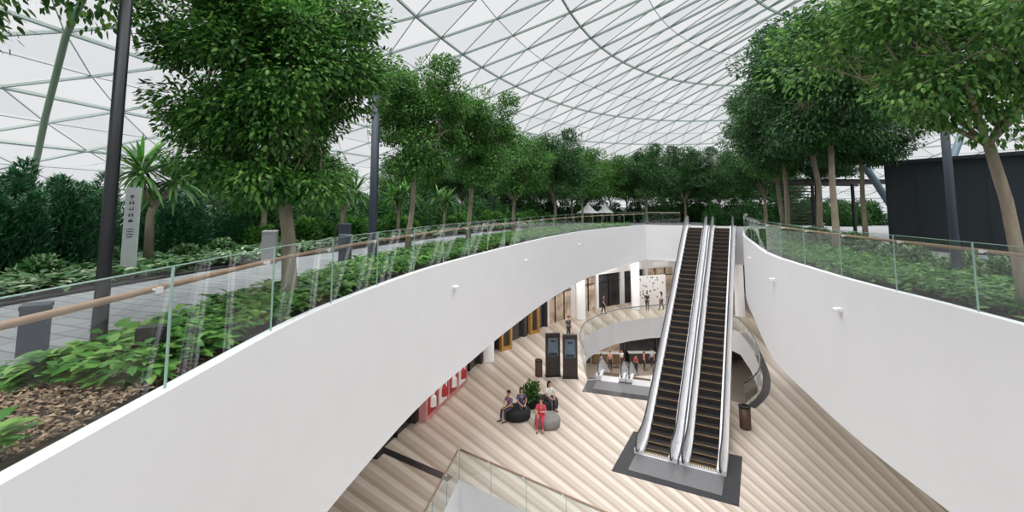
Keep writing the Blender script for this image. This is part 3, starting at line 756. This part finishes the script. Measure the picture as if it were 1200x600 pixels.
o=ob('foliage',gen_shrub(11,.52,1.0,900,.16,M_leafA),rt,(0,0,.42))

# ------------------------------------------------------------------ people
def skin(verts,edges,rad,rootv,mats,name,sub=1):
    me=bpy.data.meshes.new('tmp'); me.from_pydata(verts,edges,[]); o=bpy.data.objects.new('tmp',me); col.objects.link(o)
    md=o.modifiers.new('s','SKIN'); ss=o.modifiers.new('d','SUBSURF'); ss.levels=sub; ss.render_levels=sub
    for i,r in enumerate(rad):
        sv=me.skin_vertices[0].data[i]; sv.radius=(r,r) if isinstance(r,(int,float)) else r; sv.use_root=(i==rootv)
    dg=bpy.context.evaluated_depsgraph_get(); dg.update()
    m2=bpy.data.meshes.new_from_object(o.evaluated_get(dg)); m2.name=name
    bpy.data.objects.remove(o); bpy.data.meshes.remove(me)
    m2.materials.clear(); m2.materials.append(mats)
    for p in m2.polygons: p.use_smooth=True
    return m2
def person(loc,rz,pose,topc,botc,label,hair='short',skirt=False,lean=0,scale=1,arm='down',haircol=None,group=None):
    sit=pose=='sit'; dz=-.40 if sit else 0
    J={}
    J['pel']=(0,0,.96+dz);J['wai']=(0,-.01-lean*.3,1.10+dz);J['che']=(0,-.02-lean,1.28+dz);J['nk0']=(0,-.01-lean*1.3,1.43+dz);J['nk1']=(0,-.02-lean*1.5,1.50+dz)
    J['jaw']=(0,-.045-lean*1.7,1.555+dz);J['hed']=(0,-.03-lean*1.7,1.63+dz);J['crn']=(0,-.02-lean*1.7,1.69+dz)
    for s,k in((-1,'L'),(1,'R')):
        J['sh'+k]=(s*.165,-.01-lean*1.1,1.385+dz); J['hp'+k]=(s*.09,0,.92+dz)
        if sit:
            J['kn'+k]=(s*.12,-.44,.51);J['an'+k]=(s*.12,-.44+.04*s,.10);J['to'+k]=(s*.13,-.62+.04*s,.045)
            J['el'+k]=(s*.24,-.12-lean,.77);J['wr'+k]=(s*.12,-.33,.66)
        else:
            st=.10*s if arm=='walk' else 0
            J['kn'+k]=(s*.095,-.03-st*.8,.50);J['an'+k]=(s*.10,.03-st*1.6,.09);J['to'+k]=(s*.11,-.13-st*1.6,.04)
            J['el'+k]=(s*.235,.03+st,1.12);J['wr'+k]=(s*.24,-.06+st*1.6,.88)
        if arm=='hold' and s==1:
            J['el'+k]=(.22,-.06-lean,1.13+dz);J['wr'+k]=(.10,-.28-lean,1.22+dz)
    R={'pel':(.135,.105),'wai':(.12,.095),'che':(.145,.105),'nk0':.06,'nk1':.052,'jaw':.068,'hed':(.078,.094),'crn':.062}
    for k in'LR': R.update({'sh'+k:.058,'el'+k:.040,'wr'+k:.027,'hp'+k:.088,'kn'+k:.056,'an'+k:.038,'to'+k:.028})
    E=[('pel','wai'),('wai','che'),('che','nk0'),('nk0','nk1'),('nk1','jaw'),('jaw','hed'),('hed','crn')]
    for k in'LR': E+=[('che','sh'+k),('sh'+k,'el'+k),('el'+k,'wr'+k),('pel','hp'+k),('hp'+k,'kn'+k),('kn'+k,'an'+k),('an'+k,'to'+k)]
    names=list(J); V=[J[n] for n in names]; RD=[R[n] for n in names]; ED=[(names.index(a),names.index(b)) for a,b in E]
    for k,s in(('L',-1),('R',1)):
        w=Vector(J['wr'+k]);d=(w-Vector(J['el'+k])).normalized(); side=d.cross(Vector((0,0,1)) if abs(d.z)<.8 else Vector((0,1,0))).normalized(); dn=d.cross(side)
        pw=len(V); V.append(tuple(w+d*.06)); RD.append((.030,.018)); ED.append((names.index('wr'+k),pw))
        for j,l in enumerate((.062,.075,.080,.070)):
            o_=side*(j-1.5)*.019; kk=len(V); V.append(tuple(w+d*.095+o_)); V.append(tuple(w+d*(.095+l*.55)+o_*1.1+dn*.01)); V.append(tuple(w+d*(.095+l)+o_*1.1+dn*.028)); RD+=[.009,.0085,.007]; ED+=[(pw,kk),(kk,kk+1),(kk+1,kk+2)]
        kk=len(V); V.append(tuple(w+d*.05+side*.035)); V.append(tuple(w+d*.095+side*.055)); RD+=[.011,.009]; ED+=[(pw,kk),(kk,kk+1)]
    h=Vector(J['hed']); kk=len(V); V.append((h.x,h.y-.105,h.z-.01)); RD.append(.012); ED.append((names.index('hed'),kk))
    rt=root('person',label,'person',loc,rz,group,scale)
    ob('body',skin(V,ED,RD,0,M_skin,'body',1),rt)
    def sub(names2,infl,m,nm,over={}):
        v=[over.get(n,J[n]) for n in names2]; rd=[]
        for n in names2:
            r=R[n]; rd.append(tuple(x+infl for x in r) if isinstance(r,tuple) else r+infl)
        e=[(names2.index(a),names2.index(b)) for a,b in E if a in names2 and b in names2]
        ob(nm,skin(v,e,rd,0,m,nm,1),rt)
    mid=lambda a,b,t: tuple(Vector(J[a]).lerp(Vector(J[b]),t))
    sub(['pel','wai','che','nk0','shL','shR','elL','elR'],.016,cloth(topc),'shirt',{'elL':mid('shL','elL',.8),'elR':mid('shR','elR',.8),'nk0':mid('che','nk0',.7)})
    sub(['pel','hpL','hpR','knL','knR','anL','anR'],.015,cloth(botc),'trousers')
    for k in'LR':
        a=Vector(J['an'+k]);t=Vector(J['to'+k]); mb=MB(); mb.tube([(a.x,a.y+.05,.045),(a.x,a.y,.05),((a.x+t.x)/2,(a.y+t.y)/2,.045),(t.x,t.y-.03,.03)],[.032,.045,.043,.026],8); ob('shoe',mb.mesh('shoe',M_shoe,True),rt)
    hc=M_hair if haircol is None else cloth(haircol)
    mb=MB(); hz=h.z+.025; hy=h.y+.018; n=14
    rings=[]
    for i in range(7):
        th=i/6*1.75; rings.append((math.sin(th),math.cos(th)))
    vs=[];fs=[]
    for sr,cz in rings:
        for j in range(n):
            a=6.28318*j/n; x=.098*sr*math.cos(a); y=.112*sr*math.sin(a)
            z=.112*cz
            if y<-.055*1 and cz<.35: z=.112*.35; y=-.098
            vs.append((h.x+x,hy+y,hz+z))
    for i in range(6):
        for j in range(n): fs.append((i*n+j,i*n+(j+1)%n,(i+1)*n+(j+1)%n,(i+1)*n+j))
    mb.add(vs,fs)
    if hair=='long': mb.tube([(h.x,hy+.05,hz+.02),(h.x,hy+.085,hz-.10),(h.x,hy+.09,hz-.26),(h.x,hy+.085,hz-.33)],[.085,.085,.07,.02],10)
    ob('hair',mb.mesh('hair',hc,True),rt)
    mb=MB()
    for s in(-1,1):
        mb.box((h.x+s*.033,h.y-.092,h.z+.008),(.022,.012,.01))
    mb.box((h.x,h.y-.088,h.z-.055),(.045,.01,.008),1)
    ob('face_features',mb.mesh('face',[M_eye,cloth((150,80,76))]),rt)
    mb=MB()
    for s in(-1,1): mb.tube([(h.x+s*.082,h.y,h.z-.03),(h.x+s*.093,h.y+.01,h.z),(h.x+s*.088,h.y+.008,h.z+.03)],[.009,.013,.009],6)
    ob('ear',mb.mesh('ear',M_skin,True),rt)
    return rt
g='people resting on poufs'
person((-.08,22.82,0),-.9,'sit',(120,96,140),(60,60,80),'person in purple top sitting on black pouf','short',lean=.05,group=g)
person((.42,23.2,0),.35,'sit',(90,84,130),(70,70,84),'long-haired person in purple-blue top sitting on black pouf','long',lean=.06,group=g)
person((1.35,22.0,0),-.2,'sit',(208,72,92),(200,60,80),'person in pink and red clothes sitting on grey pouf','short',lean=.04,arm='hold',group=g)
person((1.85,23.95,0),.5,'sit',(226,226,226),(70,72,80),'person in white top sitting on black pouf','long',lean=.03,group=g)
person((4.3,35.8,0),.5,'stand',(70,76,84),(60,62,70),'person in dark clothes standing by the curved balustrade','short')
person((8.6,43.9,0),1.2,'stand',(90,60,110),(40,40,50),'person in purple top standing near lit shopfront','short',arm='walk')
person((13.1,45.2,0),2.8,'stand',(50,50,56),(40,40,44),'person in dark clothes walking past patterned partition','short',arm='walk')
person((14.6,45.6,0),-2.4,'stand',(200,200,200),(60,64,80),'person in light top walking past patterned partition','long',arm='walk')
for i,(x,y,c,rz) in enumerate([(9.4,45.2,(220,150,150),0),(10.6,45.6,(230,230,226),.6),(12.6,45.0,(200,110,110),1.4),(13.6,45.8,(190,200,210),-.8),(11.6,44.2,(210,90,90),2.2),(14.4,44.6,(225,200,190),.3),(8.4,44.4,(160,170,190),1.0)]):
    person((x,y,-5.5),rz,'stand',c,(60,60,70),'person queuing at lit food outlet','short',group='people queuing below')

# ------------------------------------------------------------------ lights, world, camera
w=bpy.data.worlds.new('overcast'); sc.world=w; w.use_nodes=True; nt=w.node_tree; nt.nodes.clear(); k=nt.links.new
o=nt.nodes.new('ShaderNodeOutputWorld'); bg=nt.nodes.new('ShaderNodeBackground'); tc=nt.nodes.new('ShaderNodeTexCoord'); sp=nt.nodes.new('ShaderNodeSeparateXYZ')
rp=nt.nodes.new('ShaderNodeValToRGB'); e=rp.color_ramp.elements; e[0].position=.0; e[0].color=(.80,.815,.83,1); e[1].position=.95; e[1].color=(4.7,4.7,4.72,1); q=e.new(.48); q.color=(.85,.865,.88,1)
k(tc.outputs['Generated'],sp.inputs[0]); k(sp.outputs[2],rp.inputs[0]); k(rp.outputs[0],bg.inputs[0]); bg.inputs[1].default_value=1.0; k(bg.outputs[0],o.inputs[0])
def fill_sun(rot,en,ang):
    l=bpy.data.lights.new('fill_sun','SUN'); l.energy=en; l.angle=math.radians(ang); ob_=bpy.data.objects.new('fill_sun',l); col.objects.link(ob_); ob_.rotation_euler=rot
fill_sun((math.radians(30),math.radians(-8),0),1.3,50)  # soft overhead fill added to lift the walls under the overcast sky
def area(loc,sz,en,c=(1,.93,.84),aim=None):
    l=bpy.data.lights.new('downlight_or_fill','AREA'); l.energy=en; l.size=sz; l.color=c; a=bpy.data.objects.new('downlight_or_fill',l); col.objects.link(a); a.location=loc
    if aim: a.rotation_euler=(Vector(aim)-Vector(loc)).to_track_quat('-Z','Y').to_euler()
for (x,y,en) in [(-4.6,18,60),(-3,23.5,80),(-1.4,28.5,80),(1.4,34,100),(5.5,40,130),(10,44.5,150),(14,44,150),(17,46,130),(23,40,120),(17,24,60),(14.5,16,50)]:
    area((x,y,5.85),.8,en,(1,.95,.89))
area((2.2,29.5,5.7),.6,300,(.97,.98,1),(9.5,40.5,-.6)); area((16,29,5.4),.6,260,(.97,.98,1),(12,41.5,-.6))  # added fill lamps aimed across at the void fascia to brighten it
for (x,y) in [(8,44),(12,44.5),(16,44)]: area((x,y,-1.8),.8,90)
cam=bpy.data.cameras.new('camera'); co=bpy.data.objects.new('camera',cam); col.objects.link(co)
co.location=(0,0,10.2); co.rotation_euler=(math.pi/2+TH,0,0); cam.sensor_width=36; cam.lens=16; cam.shift_y=-110/1200; cam.clip_end=500
sc.camera=co
print('objects',len(bpy.data.objects))
